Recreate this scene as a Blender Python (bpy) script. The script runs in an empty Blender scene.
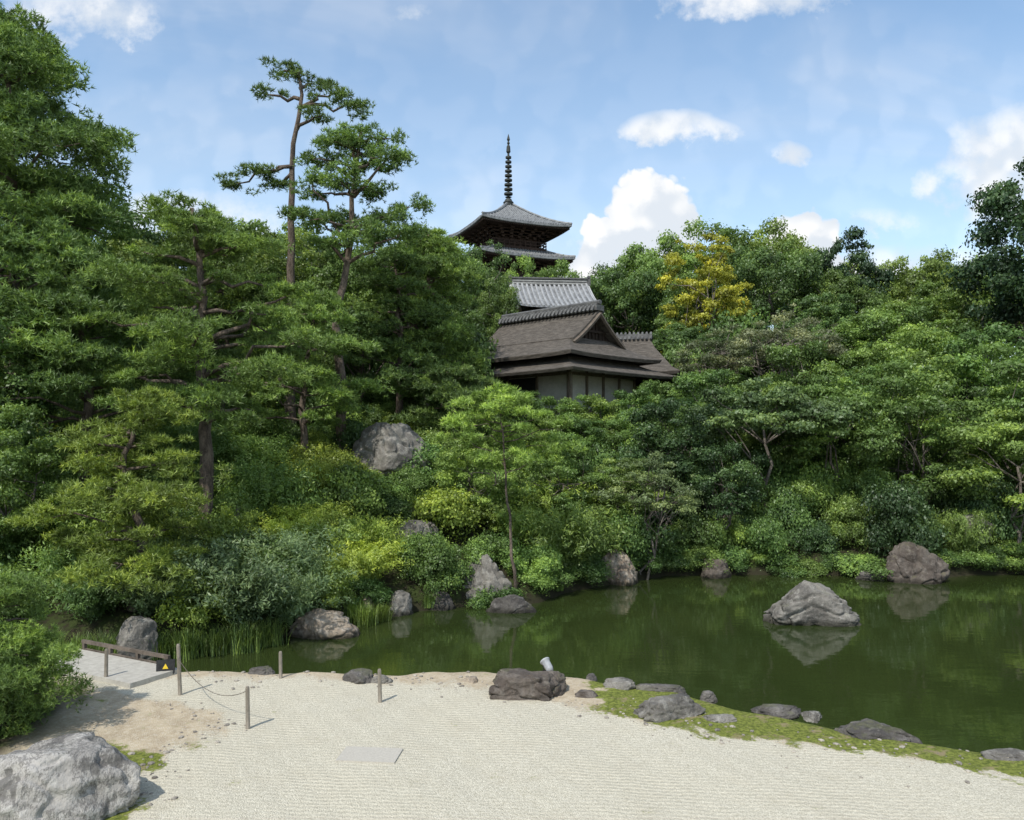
import bpy, bmesh, math, random
import numpy as np
from mathutils import Vector, noise, Matrix
D=bpy.data; scene=bpy.context.scene; COL=scene.collection
RS=np.random.RandomState
random.seed(5)
# ------------------------------------------------------------------ helpers
def link(o): COL.objects.link(o); return o
def top(o,label,cat,group=None):
    o["label"]=label; o["category"]=cat
    if group: o["group"]=group
    return o
def empty(name,loc):
    e=D.objects.new(name,None); e.location=loc; e.empty_display_size=0.3; return link(e)
def np_mesh(name,co,faces,tint=None,mat=None,smooth=False):
    me=D.meshes.new(name); n,k=faces.shape
    me.vertices.add(len(co)); me.vertices.foreach_set("co",np.asarray(co,dtype=np.float32).ravel())
    me.loops.add(n*k); me.loops.foreach_set("vertex_index",faces.astype(np.int32).ravel())
    me.polygons.add(n); me.polygons.foreach_set("loop_start",np.arange(0,n*k,k,dtype=np.int32))
    me.polygons.foreach_set("loop_total",np.full(n,k,dtype=np.int32))
    if tint is not None:
        a=me.attributes.new("tint",'FLOAT','POINT'); a.data.foreach_set("value",np.asarray(tint,dtype=np.float32))
    me.update(calc_edges=True)
    if smooth: me.polygons.foreach_set("use_smooth",np.ones(n,dtype=bool))
    if mat: me.materials.append(mat)
    return me
def py_mesh(name,v,f,mat=None,smooth=False):
    me=D.meshes.new(name); me.from_pydata([tuple(p) for p in v],[],f); me.update()
    if smooth:
        for p in me.polygons: p.use_smooth=True
    if mat: me.materials.append(mat)
    return me
def obj(name,me,loc=(0,0,0),rot=(0,0,0),scale=(1,1,1),parent=None,color=None):
    o=D.objects.new(name,me); o.location=loc; o.rotation_euler=rot; o.scale=scale
    if parent: o.parent=parent
    if color: o.color=(*color,1)
    return link(o)
def unit(v): return v/np.maximum(np.linalg.norm(v,axis=1,keepdims=True),1e-6)
def rdir(r,n): return unit(r.normal(size=(n,3)))
def sstep(a,b,x):
    t=np.clip((x-a)/(b-a),0,1); return t*t*(3-2*t)
# ------------------------------------------------------------------ node helper
class NT:
    def __init__(s,tree): s.t=tree; s.n=tree.nodes; s.l=tree.links
    def new(s,t,**k):
        nd=s.n.new(t)
        for a,b in k.items(): setattr(nd,a,b)
        return nd
    def put(s,sock,v):
        if v is None: return
        if isinstance(v,bpy.types.NodeSocket): s.l.new(v,sock)
        else:
            if sock.type=='RGBA' and hasattr(v,'__len__') and len(v)==3: v=(*v,1)
            sock.default_value=v
    def m(s,op,a,b=None,c=None,clamp=False):
        nd=s.new('ShaderNodeMath',operation=op,use_clamp=clamp)
        for i,v in enumerate((a,b,c)): s.put(nd.inputs[i],v)
        return nd.outputs[0]
    def mix(s,f,a,b,blend='MIX'):
        nd=s.new('ShaderNodeMix',data_type='RGBA',blend_type=blend)
        s.put(nd.inputs[0],f); s.put(nd.inputs[6],a); s.put(nd.inputs[7],b); return nd.outputs[2]
    def noise(s,vec,scale,detail=4,rough=.55,dist=0):
        nd=s.new('ShaderNodeTexNoise'); s.put(nd.inputs['Vector'],vec); nd.inputs['Scale'].default_value=scale
        nd.inputs['Detail'].default_value=detail; nd.inputs['Roughness'].default_value=rough; nd.inputs['Distortion'].default_value=dist
        return nd.outputs['Fac']
    def vor(s,vec,scale,feature='F1',out='Distance'):
        nd=s.new('ShaderNodeTexVoronoi',feature=feature); s.put(nd.inputs['Vector'],vec); nd.inputs['Scale'].default_value=scale
        return nd.outputs[out]
    def ss(s,x,a,b):
        nd=s.new('ShaderNodeMapRange',interpolation_type='SMOOTHSTEP'); s.put(nd.inputs[0],x)
        nd.inputs[1].default_value=a; nd.inputs[2].default_value=b; return nd.outputs[0]
    def map(s,vec,scale=(1,1,1),loc=(0,0,0)):
        nd=s.new('ShaderNodeMapping'); s.put(nd.inputs[0],vec); nd.inputs['Scale'].default_value=scale; nd.inputs['Location'].default_value=loc
        return nd.outputs[0]
    def bump(s,h,strength=.5,dist=.02,normal=None):
        nd=s.new('ShaderNodeBump'); s.put(nd.inputs['Height'],h); nd.inputs['Strength'].default_value=strength; nd.inputs['Distance'].default_value=dist
        if normal: s.put(nd.inputs['Normal'],normal)
        return nd.outputs[0]
def material(name):
    m=D.materials.new(name); m.use_nodes=True; t=NT(m.node_tree); t.n.clear()
    out=t.new('ShaderNodeOutputMaterial'); b=t.new('ShaderNodeBsdfPrincipled'); t.l.new(b.outputs[0],out.inputs[0])
    t.b=b; t.out=out; t.tc=t.new('ShaderNodeTexCoord'); t.obj=t.tc.outputs['Object']
    geo=t.new('ShaderNodeNewGeometry'); t.pos=geo.outputs['Position']; t.nor=geo.outputs['Normal']
    return m,t
def simple(name,c1,c2,scale=5,rough=.8,bump=.3,bd=.01,stretch=(1,1,1),spec=.3):
    m,t=material(name); v=t.map(t.obj,stretch)
    n=t.noise(v,scale,6,.65); n2=t.noise(v,scale*7,3,.6)
    f=t.ss(t.m('ADD',t.m('MULTIPLY',n,.7),t.m('MULTIPLY',n2,.3)),.35,.65)
    t.put(t.b.inputs['Base Color'],t.mix(f,c1,c2)); t.b.inputs['Roughness'].default_value=rough
    t.b.inputs['Specular IOR Level'].default_value=spec
    t.put(t.b.inputs['Normal'],t.bump(f,bump,bd)); return m
def foliage(name,transl=.3,rough=.55):
    m,t=material(name); oi=t.new('ShaderNodeObjectInfo')
    at=t.new('ShaderNodeAttribute',attribute_name='tint'); tint=at.outputs['Fac']
    n=t.noise(t.pos,.9,1,.5)
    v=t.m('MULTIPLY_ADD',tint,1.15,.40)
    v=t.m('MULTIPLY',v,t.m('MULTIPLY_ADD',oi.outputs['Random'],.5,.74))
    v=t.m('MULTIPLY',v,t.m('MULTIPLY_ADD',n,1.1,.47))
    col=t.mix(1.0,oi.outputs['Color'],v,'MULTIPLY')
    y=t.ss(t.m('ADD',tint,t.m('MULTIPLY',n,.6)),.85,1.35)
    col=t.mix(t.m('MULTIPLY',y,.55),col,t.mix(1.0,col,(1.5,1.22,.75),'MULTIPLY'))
    col=t.mix(1.0,col,(.88,.92,1.06),'MULTIPLY')
    df=t.new('ShaderNodeBsdfDiffuse'); t.put(df.inputs[0],col)
    tr=t.new('ShaderNodeBsdfTranslucent'); t.put(tr.inputs[0],t.mix(1.0,col,(1.3,1.3,.55),'MULTIPLY'))
    gl=t.new('ShaderNodeBsdfGlossy'); gl.inputs['Roughness'].default_value=rough; t.put(gl.inputs[0],(.8,.85,.8))
    ms=t.new('ShaderNodeMixShader'); ms.inputs[0].default_value=transl
    t.l.new(df.outputs[0],ms.inputs[1]); t.l.new(tr.outputs[0],ms.inputs[2])
    m2=t.new('ShaderNodeMixShader'); m2.inputs[0].default_value=.03
    t.l.new(ms.outputs[0],m2.inputs[1]); t.l.new(gl.outputs[0],m2.inputs[2]); t.l.new(m2.outputs[0],t.out.inputs[0])
    t.n.remove(t.b)
    return m
M_leaf=foliage('leaf_foliage',.30,.45); M_needle=foliage('needle_foliage',.26,.5); M_grass=foliage('grass_blades',.3,.45)
M_bark_pine=simple('pine_bark',(.06,.047,.038),(.21,.165,.13),9,.95,.9,.03,(1,1,.35))
M_bark=simple('tree_bark',(.07,.06,.05),(.22,.19,.16),8,.95,.7,.02,(1,1,.4))
M_thatch=simple('bark_shingle_roof',(.068,.059,.050),(.15,.132,.113),3.6,.95,.7,.04,(1,1,5))
M_wood=simple('dark_timber',(.018,.012,.009),(.045,.032,.024),4,.8,.4,.01,(1,1,6))
M_wood_pale=simple('weathered_timber',(.08,.065,.05),(.16,.13,.105),6,.8,.4,.01,(1,1,.4))  # paler of the two timber tones, for frame, posts and bargeboards
M_post=simple('weathered_post_wood',(.17,.15,.12),(.33,.29,.24),9,.85,.5,.01,(2,2,.4))
M_tile=simple('grey_roof_tile',(.12,.125,.13),(.26,.27,.275),2.5,.6,.3,.02)
M_tile_rib=simple('pale_tile_rib',(.24,.245,.25),(.36,.365,.37),2.5,.6,.3,.02)
M_tile_d=simple('dark_ridge_tile',(.06,.06,.06),(.15,.15,.145),6,.7,.4,.02)
M_plaster=simple('pale_plaster',(.34,.33,.30),(.47,.455,.42),2,.9,.1,.005)
M_white=simple('white_plaster_edge',(.42,.42,.40),(.55,.55,.53),2,.9,.1,.005)
M_orange=simple('ochre_plaster',(.14,.075,.04),(.20,.11,.06),2,.9,.1,.005)
M_bronze=simple('dark_bronze',(.02,.024,.024),(.05,.055,.05),5,.6,.2,.01)
M_pagwood=simple('aged_red_brown_timber',(.03,.018,.014),(.065,.04,.03),1.5,.85,.3,.02)
M_rope=simple('black_rope',(.08,.07,.055),(.15,.13,.11),30,.9,.3,.003)
M_black=simple('black_painted_metal',(.012,.012,.012),(.03,.03,.03),20,.5,.1,.002)
M_metal=simple('pale_grey_metal',(.30,.31,.32),(.42,.43,.44),20,.4,.1,.002)
M_yel=simple('yellow_paint',(.6,.42,.02),(.7,.5,.04),20,.5,.05,.001)
M_slab=simple('granite_slab',(.37,.345,.30),(.48,.45,.39),60,.85,.3,.003)
M_deck=simple('pale_path_slab',(.34,.32,.28),(.44,.42,.37),14,.9,.3,.004)
M_pebble=simple('mixed_pebbles',(.10,.09,.08),(.42,.38,.32),3,.9,.3,.004)
def rockmat(name,c1,c2,c3,vein=.0,moss=.25,speck=.5):
    m,t=material(name)
    n1=t.noise(t.pos,1.9,6,.6,.3); n2=t.noise(t.pos,7,5,.65); n3=t.noise(t.map(t.pos,(1.9,1.2,.8)),1.9,7,.74,.25)
    n4=t.noise(t.map(t.pos,(1,1,1),(4,2,9)),26,4,.7)
    col=t.mix(t.ss(n1,.38,.62),c1,c2)
    col=t.mix(t.m('MULTIPLY',t.ss(n2,.5,.66),.6),col,c3)
    vf=t.ss(t.m('ABSOLUTE',t.m('SUBTRACT',n3,.54)),.03,.004)
    col=t.mix(t.m('MULTIPLY',vf,vein*.6),col,(.05,.046,.043))
    big=t.ss(n3,.50,.42); col=t.mix(t.m('MULTIPLY',big,vein*.85),col,(.075,.07,.065))
    col=t.mix(t.m('MULTIPLY',t.ss(n4,.54,.72),speck*.7),col,c3); col=t.mix(t.m('MULTIPLY',t.ss(n4,.44,.32),speck*.7),col,(.045,.042,.04))
    sx=t.new('ShaderNodeSeparateXYZ'); t.put(sx.inputs[0],t.nor)
    px=t.new('ShaderNodeSeparateXYZ'); t.put(px.inputs[0],t.pos)
    mf=t.m('MULTIPLY',t.ss(sx.outputs[2],.3,.9),t.ss(t.noise(t.pos,4,4,.6),.52,.64))
    col=t.mix(t.m('MULTIPLY',mf,moss),col,(.10,.11,.03))
    wet=t.ss(px.outputs[2],-.30,-.43)
    col=t.mix(wet,col,t.mix(1.0,col,(.3,.3,.26),'MULTIPLY'))
    t.put(t.b.inputs['Base Color'],col); t.b.inputs['Roughness'].default_value=.85; t.b.inputs['Specular IOR Level'].default_value=.3
    h=t.m('ADD',t.m('MULTIPLY',n2,.7),t.m('ADD',t.m('MULTIPLY',n3,.8),t.m('MULTIPLY',n4,.25)))
    t.put(t.b.inputs['Normal'],t.bump(h,.9,.06)); return m
M_rock=rockmat('grey_lichen_rock',(.11,.102,.09),(.22,.205,.18),(.36,.345,.31),.4)
M_rock_v=rockmat('veined_rock',(.26,.245,.225),(.38,.36,.33),(.52,.50,.46),.9,.05,.4)
M_rock_d=rockmat('dark_rock',(.055,.05,.046),(.12,.11,.10),(.22,.205,.19),.35,.35)
M_rock_t=rockmat('tan_rock',(.21,.16,.12),(.35,.29,.22),(.46,.42,.36),.4,.15)
M_rock_b=rockmat('brown_rock',(.07,.056,.046),(.13,.108,.09),(.21,.185,.16),.4,.3)
# ------------------------------------------------------------------ terrain
WZ=-.45
pond=np.array([(-8,10.8),(-6,10.9),(-4.8,11.0),(-2.5,11.1),(0,11.0),(1.3,10.7),(2.4,10.15),(3.3,9.3),(4.2,8.6),(5.2,8.2),(8,7.8),(14,7.7),(24,8.3),
 (24,21.5),(14,20.9),(11.5,20.3),(10,19.8),(8,20.4),(6,20.6),(4,20.3),(2.4,19.2),(1.2,18),(.4,16.9),(-1,16.5),(-2.2,16),(-3,14.9),(-3.9,14.0),(-4.9,13.0),(-6.2,12.2),(-8,12.0)])
def sdist(x,y):
    x=np.asarray(x,float); y=np.asarray(y,float)
    d=np.full(x.shape,1e9); ins=np.zeros(x.shape,bool); n=len(pond)
    for i in range(n):
        ax,ay=pond[i]; bx,by=pond[(i+1)%n]
        ex,ey=bx-ax,by-ay; t=np.clip(((x-ax)*ex+(y-ay)*ey)/(ex*ex+ey*ey),0,1)
        d=np.minimum(d,np.hypot(x-ax-t*ex,y-ay-t*ey))
        c=((ay>y)!=(by>y))
        xi=ax+(y-ay)*ex/(ey if ey!=0 else 1e-9)
        ins^= c&(x<xi)
    return np.where(ins,-d,d)
def wob2(x,y): return .5*np.sin(1.7*x+.8*y)+.3*np.sin(3.9*x-2.7*y+1)+.2*np.sin(8.1*x+6.3*y+2)
def height(x,y):
    x=np.asarray(x,float); y=np.asarray(y,float)
    sd=sdist(x,y)+.12*wob2(x,y)
    w=sstep(11.4,14.5,y)
    inside=WZ-np.minimum(1.0,np.maximum(-sd,0)*.7)
    near=WZ+(-WZ)*sstep(0,.8,sd)
    s2=np.maximum(sd,0)
    far=WZ+.3*sstep(0,.3,sd)+.36*np.minimum(s2,12)+.035*np.maximum(0,s2-12)+.12*wob2(x*.6,y*.6)*sstep(.5,3,s2)
    out=near*(1-w)+far*w
    return np.where(sd>0,out,inside)+.012*wob2(x*2.3,y*2.1)*(sd>0)
def hz(x,y): return float(height(np.array([x]),np.array([y]))[0])
def grow(a,b,step,g):
    v=[a]; s=step
    while v[-1]<b: v.append(v[-1]+s); s*=g
    return v
xs=np.arange(-8,8.01,.06); xs=np.concatenate([-np.array(grow(8.1,900,.12,1.09))[::-1],xs,np.array(grow(8.1,900,.12,1.09))])
ys=np.arange(4.5,12.5,.06); ys=np.concatenate([-np.array(grow(-4.4,300,.1,1.2))[::-1],ys,np.array(grow(12.55,1500,.08,1.035))])
GX,GY=np.meshgrid(xs,ys); gz=height(GX.ravel(),GY.ravel()); gx=GX.ravel(); gy=GY.ravel()
nx,ny=len(xs),len(ys)
idx=np.arange(nx*ny).reshape(ny,nx)
fc=np.stack([idx[:-1,:-1],idx[:-1,1:],idx[1:,1:],idx[1:,:-1]],-1).reshape(-1,4)
me=np_mesh('ground',np.stack([gx,gy,gz],1),fc,None,None,True)
gbx=[-8,-4.8,-3,-1.4,0,.8,1.5,2.2,3,3.56,4.2,5,8,14]; gby=[10.6,10.3,10.05,10.0,9.5,8.95,8.55,8.15,7.8,7.6,7.4,7.05,6.5,6.2]
gb=np.interp(gx,gbx,gby)
gl=np.interp(gy,[0,5.5,6.3,7.5,8.3,8.8,9.3,9.8,10.6],[-2.7,-2.9,-3.05,-3.35,-3.05,-3.3,-4.2,-5.2,-6])
nz=.16*wob2(gx*1.6,gy*1.9)+.06*np.sin(gx*17+gy*9)
grav=sstep(-.30,.30,np.minimum(gb-gy,gx-gl)+nz)
forest=np.maximum(sstep(11.4,12.4,gy+.3*nz),sstep(-4.6,-5.3,gx+nz)*sstep(10.1,9.5,gy))
moss=(1-grav)*np.clip(sstep(.5,1.5,gx+nz)*sstep(9,5,gx)*1.05 + 1.15*sstep(8.0,7.4,gy)*sstep(-2.2,-3.1,gx)*sstep(-5.0,-4.4,gx)+.1,0,1.2)
zc=np.stack([1-grav,moss,forest,np.ones_like(gx)],1).astype(np.float32)
a=me.color_attributes.new('zone','FLOAT_COLOR','POINT'); a.data.foreach_set('color',zc.ravel())
m,t=material('garden_ground')
at=t.new('ShaderNodeAttribute',attribute_name='zone'); sp=t.new('ShaderNodeSeparateColor'); t.put(sp.inputs[0],at.outputs['Color'])
n1=t.noise(t.pos,.8,5,.6); n2=t.noise(t.pos,22,4,.7); n3=t.noise(t.pos,5,5,.65); n5=t.noise(t.pos,2.2,4,.65)
vc=t.vor(t.pos,110,'F1','Color'); sv=t.new('ShaderNodeSeparateColor'); t.put(sv.inputs[0],vc)
vd=t.vor(t.pos,110)
gcol=t.mix(sv.outputs[0],(.37,.34,.26),(.66,.62,.51)); gcol=t.mix(t.m('MULTIPLY',t.ss(n1,.3,.7),.45),gcol,(.56,.515,.40))
gcol=t.mix(t.m('MULTIPLY',t.ss(n5,.5,.7),.35),gcol,(.46,.415,.32))
px=t.new('ShaderNodeSeparateXYZ'); t.put(px.inputs[0],t.pos)
ph=t.m('ADD',px.outputs[1],t.m('ADD',t.m('MULTIPLY',n3,.05),t.m('MULTIPLY',px.outputs[0],.10)))
rk=t.m('SINE',t.m('MULTIPLY',ph,2*math.pi/.065))
rk2=t.m('SINE',t.m('MULTIPLY',t.m('SUBTRACT',t.m('MULTIPLY',px.outputs[0],.75),px.outputs[1]),2*math.pi/.09))
rakeh=t.m('MULTIPLY',t.m('ADD',rk,t.m('MULTIPLY',rk2,.5)),t.m('MULTIPLY',n2,t.ss(n1,.25,.7)))
gcol=t.mix(t.m('MULTIPLY',t.ss(rakeh,-.02,-.5),.24),gcol,(.34,.30,.225))
soil=t.mix(t.ss(n3,.35,.65),(.47,.385,.265),(.34,.265,.175)); soil=t.mix(t.m('MULTIPLY',t.ss(n2,.5,.62),.55),soil,(.56,.50,.40))
soil=t.mix(t.m('MULTIPLY',sv.outputs[0],.35),soil,(.60,.55,.44))
mos=t.mix(t.ss(n2,.35,.65),(.085,.105,.022),(.21,.235,.05)); mos=t.mix(t.ss(n3,.54,.66),mos,(.25,.205,.115))
mosf=t.ss(t.m('ADD',sp.outputs[1],t.m('ADD',t.m('MULTIPLY_ADD',n5,2.0,-1.0),t.m('MULTIPLY_ADD',n2,.8,-.4))),.34,.60)
flo=t.mix(t.ss(n3,.4,.6),(.03,.026,.016),(.04,.055,.016))
edge=t.ss(t.m('ADD',sp.outputs[0],t.m('ADD',t.m('MULTIPLY_ADD',t.noise(t.pos,9,5,.7),1.2,-.6),t.m('MULTIPLY_ADD',sv.outputs[1],.5,-.25))),.36,.70)
col=t.mix(edge,gcol,soil); col=t.mix(mosf,col,mos); col=t.mix(sp.outputs[2],col,flo)
wet=t.ss(px.outputs[2],-.22,-.42); col=t.mix(wet,col,(.03,.028,.016))
t.put(t.b.inputs['Base Color'],col); t.b.inputs['Roughness'].default_value=.95; t.b.inputs['Specular IOR Level'].default_value=.15
inv=t.m('SUBTRACT',1.0,edge)
hh=t.m('ADD',t.m('MULTIPLY',t.m('MULTIPLY',rakeh,inv),.5),t.m('ADD',t.m('MULTIPLY',vd,-.6),t.m('MULTIPLY',n2,.5)))
t.put(t.b.inputs['Normal'],t.bump(hh,.7,.018))
me.materials.append(m); g=obj('ground',me); g["kind"]="structure"
m,t=material('murky_pond_water')
t.put(t.b.inputs['Base Color'],t.mix(t.noise(t.pos,.35,3,.5),(.018,.030,.008),(.034,.046,.013)))
t.b.inputs['Roughness'].default_value=.015; t.b.inputs['IOR'].default_value=1.38; t.b.inputs['Specular IOR Level'].default_value=.65
n=t.m('ADD',t.noise(t.map(t.pos,(1,2.2,1)),2.4,3,.5),t.m('MULTIPLY',t.noise(t.map(t.pos,(1,2.5,1)),14,2,.5),.12))
t.put(t.b.inputs['Normal'],t.bump(n,.11,.02))
wx=np.linspace(-9.5,26,40); wy=np.linspace(7.5,22.5,20); WX,WY=np.meshgrid(wx,wy)
idw=np.arange(800).reshape(20,40); fw=np.stack([idw[:-1,:-1],idw[:-1,1:],idw[1:,1:],idw[1:,:-1]],-1).reshape(-1,4)
w=obj('pond_water',np_mesh('pond_water',np.stack([WX.ravel(),WY.ravel(),np.full(800,WZ)],1),fw,None,m,True)); w["kind"]="structure"
# ------------------------------------------------------------------ tubes
def tubes(paths,sides=7):
    V=[];F=[]
    for pts,rad in paths:
        pts=[Vector(p) for p in pts]; base=len(V); n=len(pts)
        for i,p in enumerate(pts):
            d=(pts[min(i+1,n-1)]-pts[max(i-1,0)]).normalized()
            u=d.cross(Vector((0.3,1,.1))).normalized(); v=d.cross(u)
            for k in range(sides):
                a=2*math.pi*k/sides; V.append(p+(u*math.cos(a)+v*math.sin(a))*rad[i])
        for i in range(n-1):
            for k in range(sides):
                a=base+i*sides+k; b=base+i*sides+(k+1)%sides
                F.append((a,b,b+sides,a+sides))
        F.append(tuple(base+k for k in range(sides))[::-1]); F.append(tuple(base+(n-1)*sides+k for k in range(sides)))
    return V,F
def bend(p0,p1,r,n=6,wig=.06,sag=0):
    p0=Vector(p0);p1=Vector(p1);L=(p1-p0).length; o=[]
    for i in range(n):
        t=i/(n-1); e=math.sin(math.pi*t)
        o.append(p0.lerp(p1,t)+Vector((r.normal()*wig*L*e,r.normal()*wig*L*e,r.normal()*wig*L*e*.5+sag*L*e)))
    return o
# ------------------------------------------------------------------ foliage geometry
def leaf_geo(c,nrm,L,W,r,jit=.8):
    n=len(c); nn=unit(nrm+jit*rdir(r,n)); a=unit(np.cross(nn,rdir(r,n))); b=np.cross(nn,a)
    s=(.6+.8*r.rand(n,1)); a=a*L*s; b=b*W*s
    co=np.stack([c-a,c+b,c+a+nn*-.2*L,c-b],1).reshape(-1,3)
    return co,np.arange(4*n).reshape(n,4)
def needle_geo(c,nrm,L,W,r,k=7):
    n=len(c); cc=np.repeat(c,k,0); nn=np.repeat(nrm,k,0)
    d=unit(nn*.6+.95*rdir(r,n*k)); p=unit(np.cross(d,rdir(r,n*k)))*W; s=(.6+.6*r.rand(n*k,1))
    co=np.stack([cc-p,cc+p,cc+d*L*s],1).reshape(-1,3)
    return co,np.arange(3*n*k).reshape(-1,3)
def clump_leaves(cl,r,n,L,W,flat=1.0,fill=.12,down=.35,wobf=3.0,soft=.42):
    cl=np.array(cl); w=cl[:,3]**2; k=r.choice(len(cl),n,p=w/w.sum())
    d=rdir(r,n); neg=(d[:,2]<0)&(r.rand(n)>down); d[neg,2]*=-1
    rad=cl[k,3]*(.68+soft*r.rand(n)**1.4)
    ins=r.rand(n)<fill; rad[ins]*=r.rand(ins.sum())**.5
    q=d*wobf
    rad*=1+.28*np.sin(q[:,0]*2+cl[k,0]*5)*np.sin(q[:,1]*2.3+cl[k,1]*5)+.18*np.sin(q[:,0]*5+q[:,2]*4+k)
    c=cl[k,:3]+d*rad[:,None]*np.array([1,1,flat])
    co,f=leaf_geo(c,d,L,W,r)
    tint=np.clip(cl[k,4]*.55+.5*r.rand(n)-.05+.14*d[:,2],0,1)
    return co,f,np.repeat(tint,4)
def ell_clumps(r,n,R,cz,cr,low=-.55,shell=.5,lobes=3):
    out=[]; ph=r.rand(6)*6.28
    while len(out)<n:
        d=rdir(r,1)[0]
        if d[2]<low: continue
        az=math.atan2(d[1],d[0]); lob=1+.16*math.sin(lobes*az+ph[0])+.12*math.sin(5*az+ph[1]+3*d[2])
        s=(shell+(1-shell)*r.rand()**.5)*lob
        out.append((d[0]*R[0]*s,d[1]*R[1]*s,cz+d[2]*R[2]*s,cr*(.4+.95*r.rand()),r.rand()))
    return out
def broad_tree(seed,R,cz,nc,cr,nl,L,W,flat=.8,stems=1,shell=.45,low=-.55,trunk_r=.14,fill=.12):
    r=RS(seed); cl=ell_clumps(r,nc,R,cz,cr,low,shell)
    co,f,ti=clump_leaves(cl,r,nl,L,W,flat,fill)
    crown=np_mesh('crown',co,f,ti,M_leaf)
    paths=[]
    for s in range(stems):
        sx,sy=(r.normal(0,.12,2) if stems>1 else (0,0)); ctr=(r.normal()*.25*R[0]*(stems>1),r.normal()*.25*R[1]*(stems>1),cz)
        tp=bend((sx,sy,-.3),ctr,r,7,.05); paths.append((tp,[trunk_r*(1-.5*i/6) for i in range(7)]))
        for j in r.choice(len(cl),min(12,len(cl)),replace=False):
            i0=min(r.randint(2,7),6)
            paths.append((bend(tp[i0],cl[j][:3],r,5,.07,.05),[trunk_r*.42*(1-.75*i/4) for i in range(5)]))
    V,F=tubes(paths); tm=py_mesh('trunk',V,F,M_bark,True)
    return tm,crown,float(np.percentile(co[:,2],99.7))
BG=[broad_tree(10,(3.0,3.0,3.3),6.0,90,.68,32000,.074,.042),
    broad_tree(11,(2.7,2.9,3.6),6.0,95,.62,32000,.07,.041),
    broad_tree(12,(3.3,3.1,2.7),5.2,95,.64,32000,.07,.042,.6),
    broad_tree(13,(2.6,2.6,2.8),5.2,70,.56,19000,.085,.045,.6,1,.3)]
SM=[broad_tree(20,(1.7,1.7,1.75),2.4,80,.36,30000,.040,.023,.6,2,.4,-.8,.05),
    broad_tree(21,(1.9,1.7,1.5),2.4,76,.38,30000,.042,.023,.45,1,.4,-.75,.06),
    broad_tree(22,(1.5,1.5,1.9),2.5,78,.37,30000,.040,.027,.75,3,.4,-.95,.05)]
UMB=broad_tree(23,(1.9,1.7,1.1),2.75,60,.38,22000,.042,.024,.40,1,.4,-.3,.06)
AIRY=broad_tree(30,(2.0,1.9,1.3),2.9,70,.28,13000,.036,.019,.55,3,.35,-.45,.05,.3)
YEL=broad_tree(31,(2.2,2.2,2.6),4.6,150,.38,30000,.058,.034,.55,2,.3,-.9,.09,.3)
def place_tree(pair,x,y,s,col,label,ztop=None,group=None,rz=None,name='broadleaf_tree'):
    z0=hz(x,y)-.05; e=empty(name,(x,y,z0)); e.rotation_euler=(0,0,rz if rz is not None else random.uniform(0,6.28))
    e.scale=(s,s,(ztop-z0)/pair[2] if ztop else s)
    obj('trunk',pair[0],parent=e); obj('crown',pair[1],parent=e,color=col)
    return top(e,label,'tree',group)
def shrub_dome(seed,n=14500,L=.028,W=.017,nc=22,h=.75):
    r=RS(seed); cl=ell_clumps(r,nc,(.72,.72,h*.8),.25,.28,-.25,.5)
    co,f,ti=clump_leaves(cl,r,n,L,W,.9,.1,.35)
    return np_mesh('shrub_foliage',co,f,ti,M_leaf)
def shrub_loose(seed,n=150,L=.038,W=.011):
    r=RS(seed); cs=[];ds=[];tt=[]
    for i in range(n):
        a=r.rand()*6.28; out=.25+.9*r.rand()**.6; hh=.6+.75*r.rand(); s0=Vector((r.normal()*.15,r.normal()*.15,0))
        for k in range(3,14):
            t_=k/13; p=s0+Vector((math.cos(a)*out*t_**1.5,math.sin(a)*out*t_**1.5,hh*(t_-.33*t_**3)*1.3))
            m_=9; cs.append(np.array(p)+r.normal(size=(m_,3))*.045)
            ds.append(np.tile([math.cos(a)*.4,math.sin(a)*.4,.8],(m_,1))); tt.append(np.full(m_,.3+.4*r.rand()+.2*t_))
    c=np.concatenate(cs); d=np.concatenate(ds); co,f=leaf_geo(c,d,L,W,r)
    return np_mesh('loose_foliage',co,f,np.repeat(np.concatenate(tt),4),M_leaf)
def grass_mesh(seed,n=500,h=.6,spread=.25):
    r=RS(seed); a=r.rand(n)*6.28; base=np.stack([r.normal(size=n)*spread*.5,r.normal(size=n)*spread*.5,np.full(n,-.05)],1)
    out=(.15+.6*r.rand(n))*h*.8; hh=h*(.55+.6*r.rand(n)); w=.006+.004*r.rand(n)
    dx=np.stack([np.cos(a),np.sin(a),0*a],1); pr=np.stack([-np.sin(a),np.cos(a),0*a],1)
    rows=[]
    for t_ in (0,.35,.7,1.0):
        c=base+dx*(out*t_**1.8)[:,None]+np.array([0,0,1])*(hh*(t_-.28*t_**2.5)*1.25)[:,None]
        ww=(w*(1-.85*t_))[:,None]; rows.append(c-pr*ww); rows.append(c+pr*ww)
    co=np.stack(rows,1).reshape(-1,3); b=np.arange(n)[:,None]*8
    f=np.concatenate([b+np.array([0,1,3,2]),b+np.array([2,3,5,4]),b+np.array([4,5,7,6])])
    return np_mesh('grass_blades',co,f,np.repeat(r.rand(n),8),M_grass)
DOME=[shrub_dome(40+i,nc=26+8*i,h=.65+.1*i) for i in range(4)]
LOOSE=[shrub_loose(50+i) for i in range(3)]
GRASS=[grass_mesh(60+i) for i in range(2)]
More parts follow.
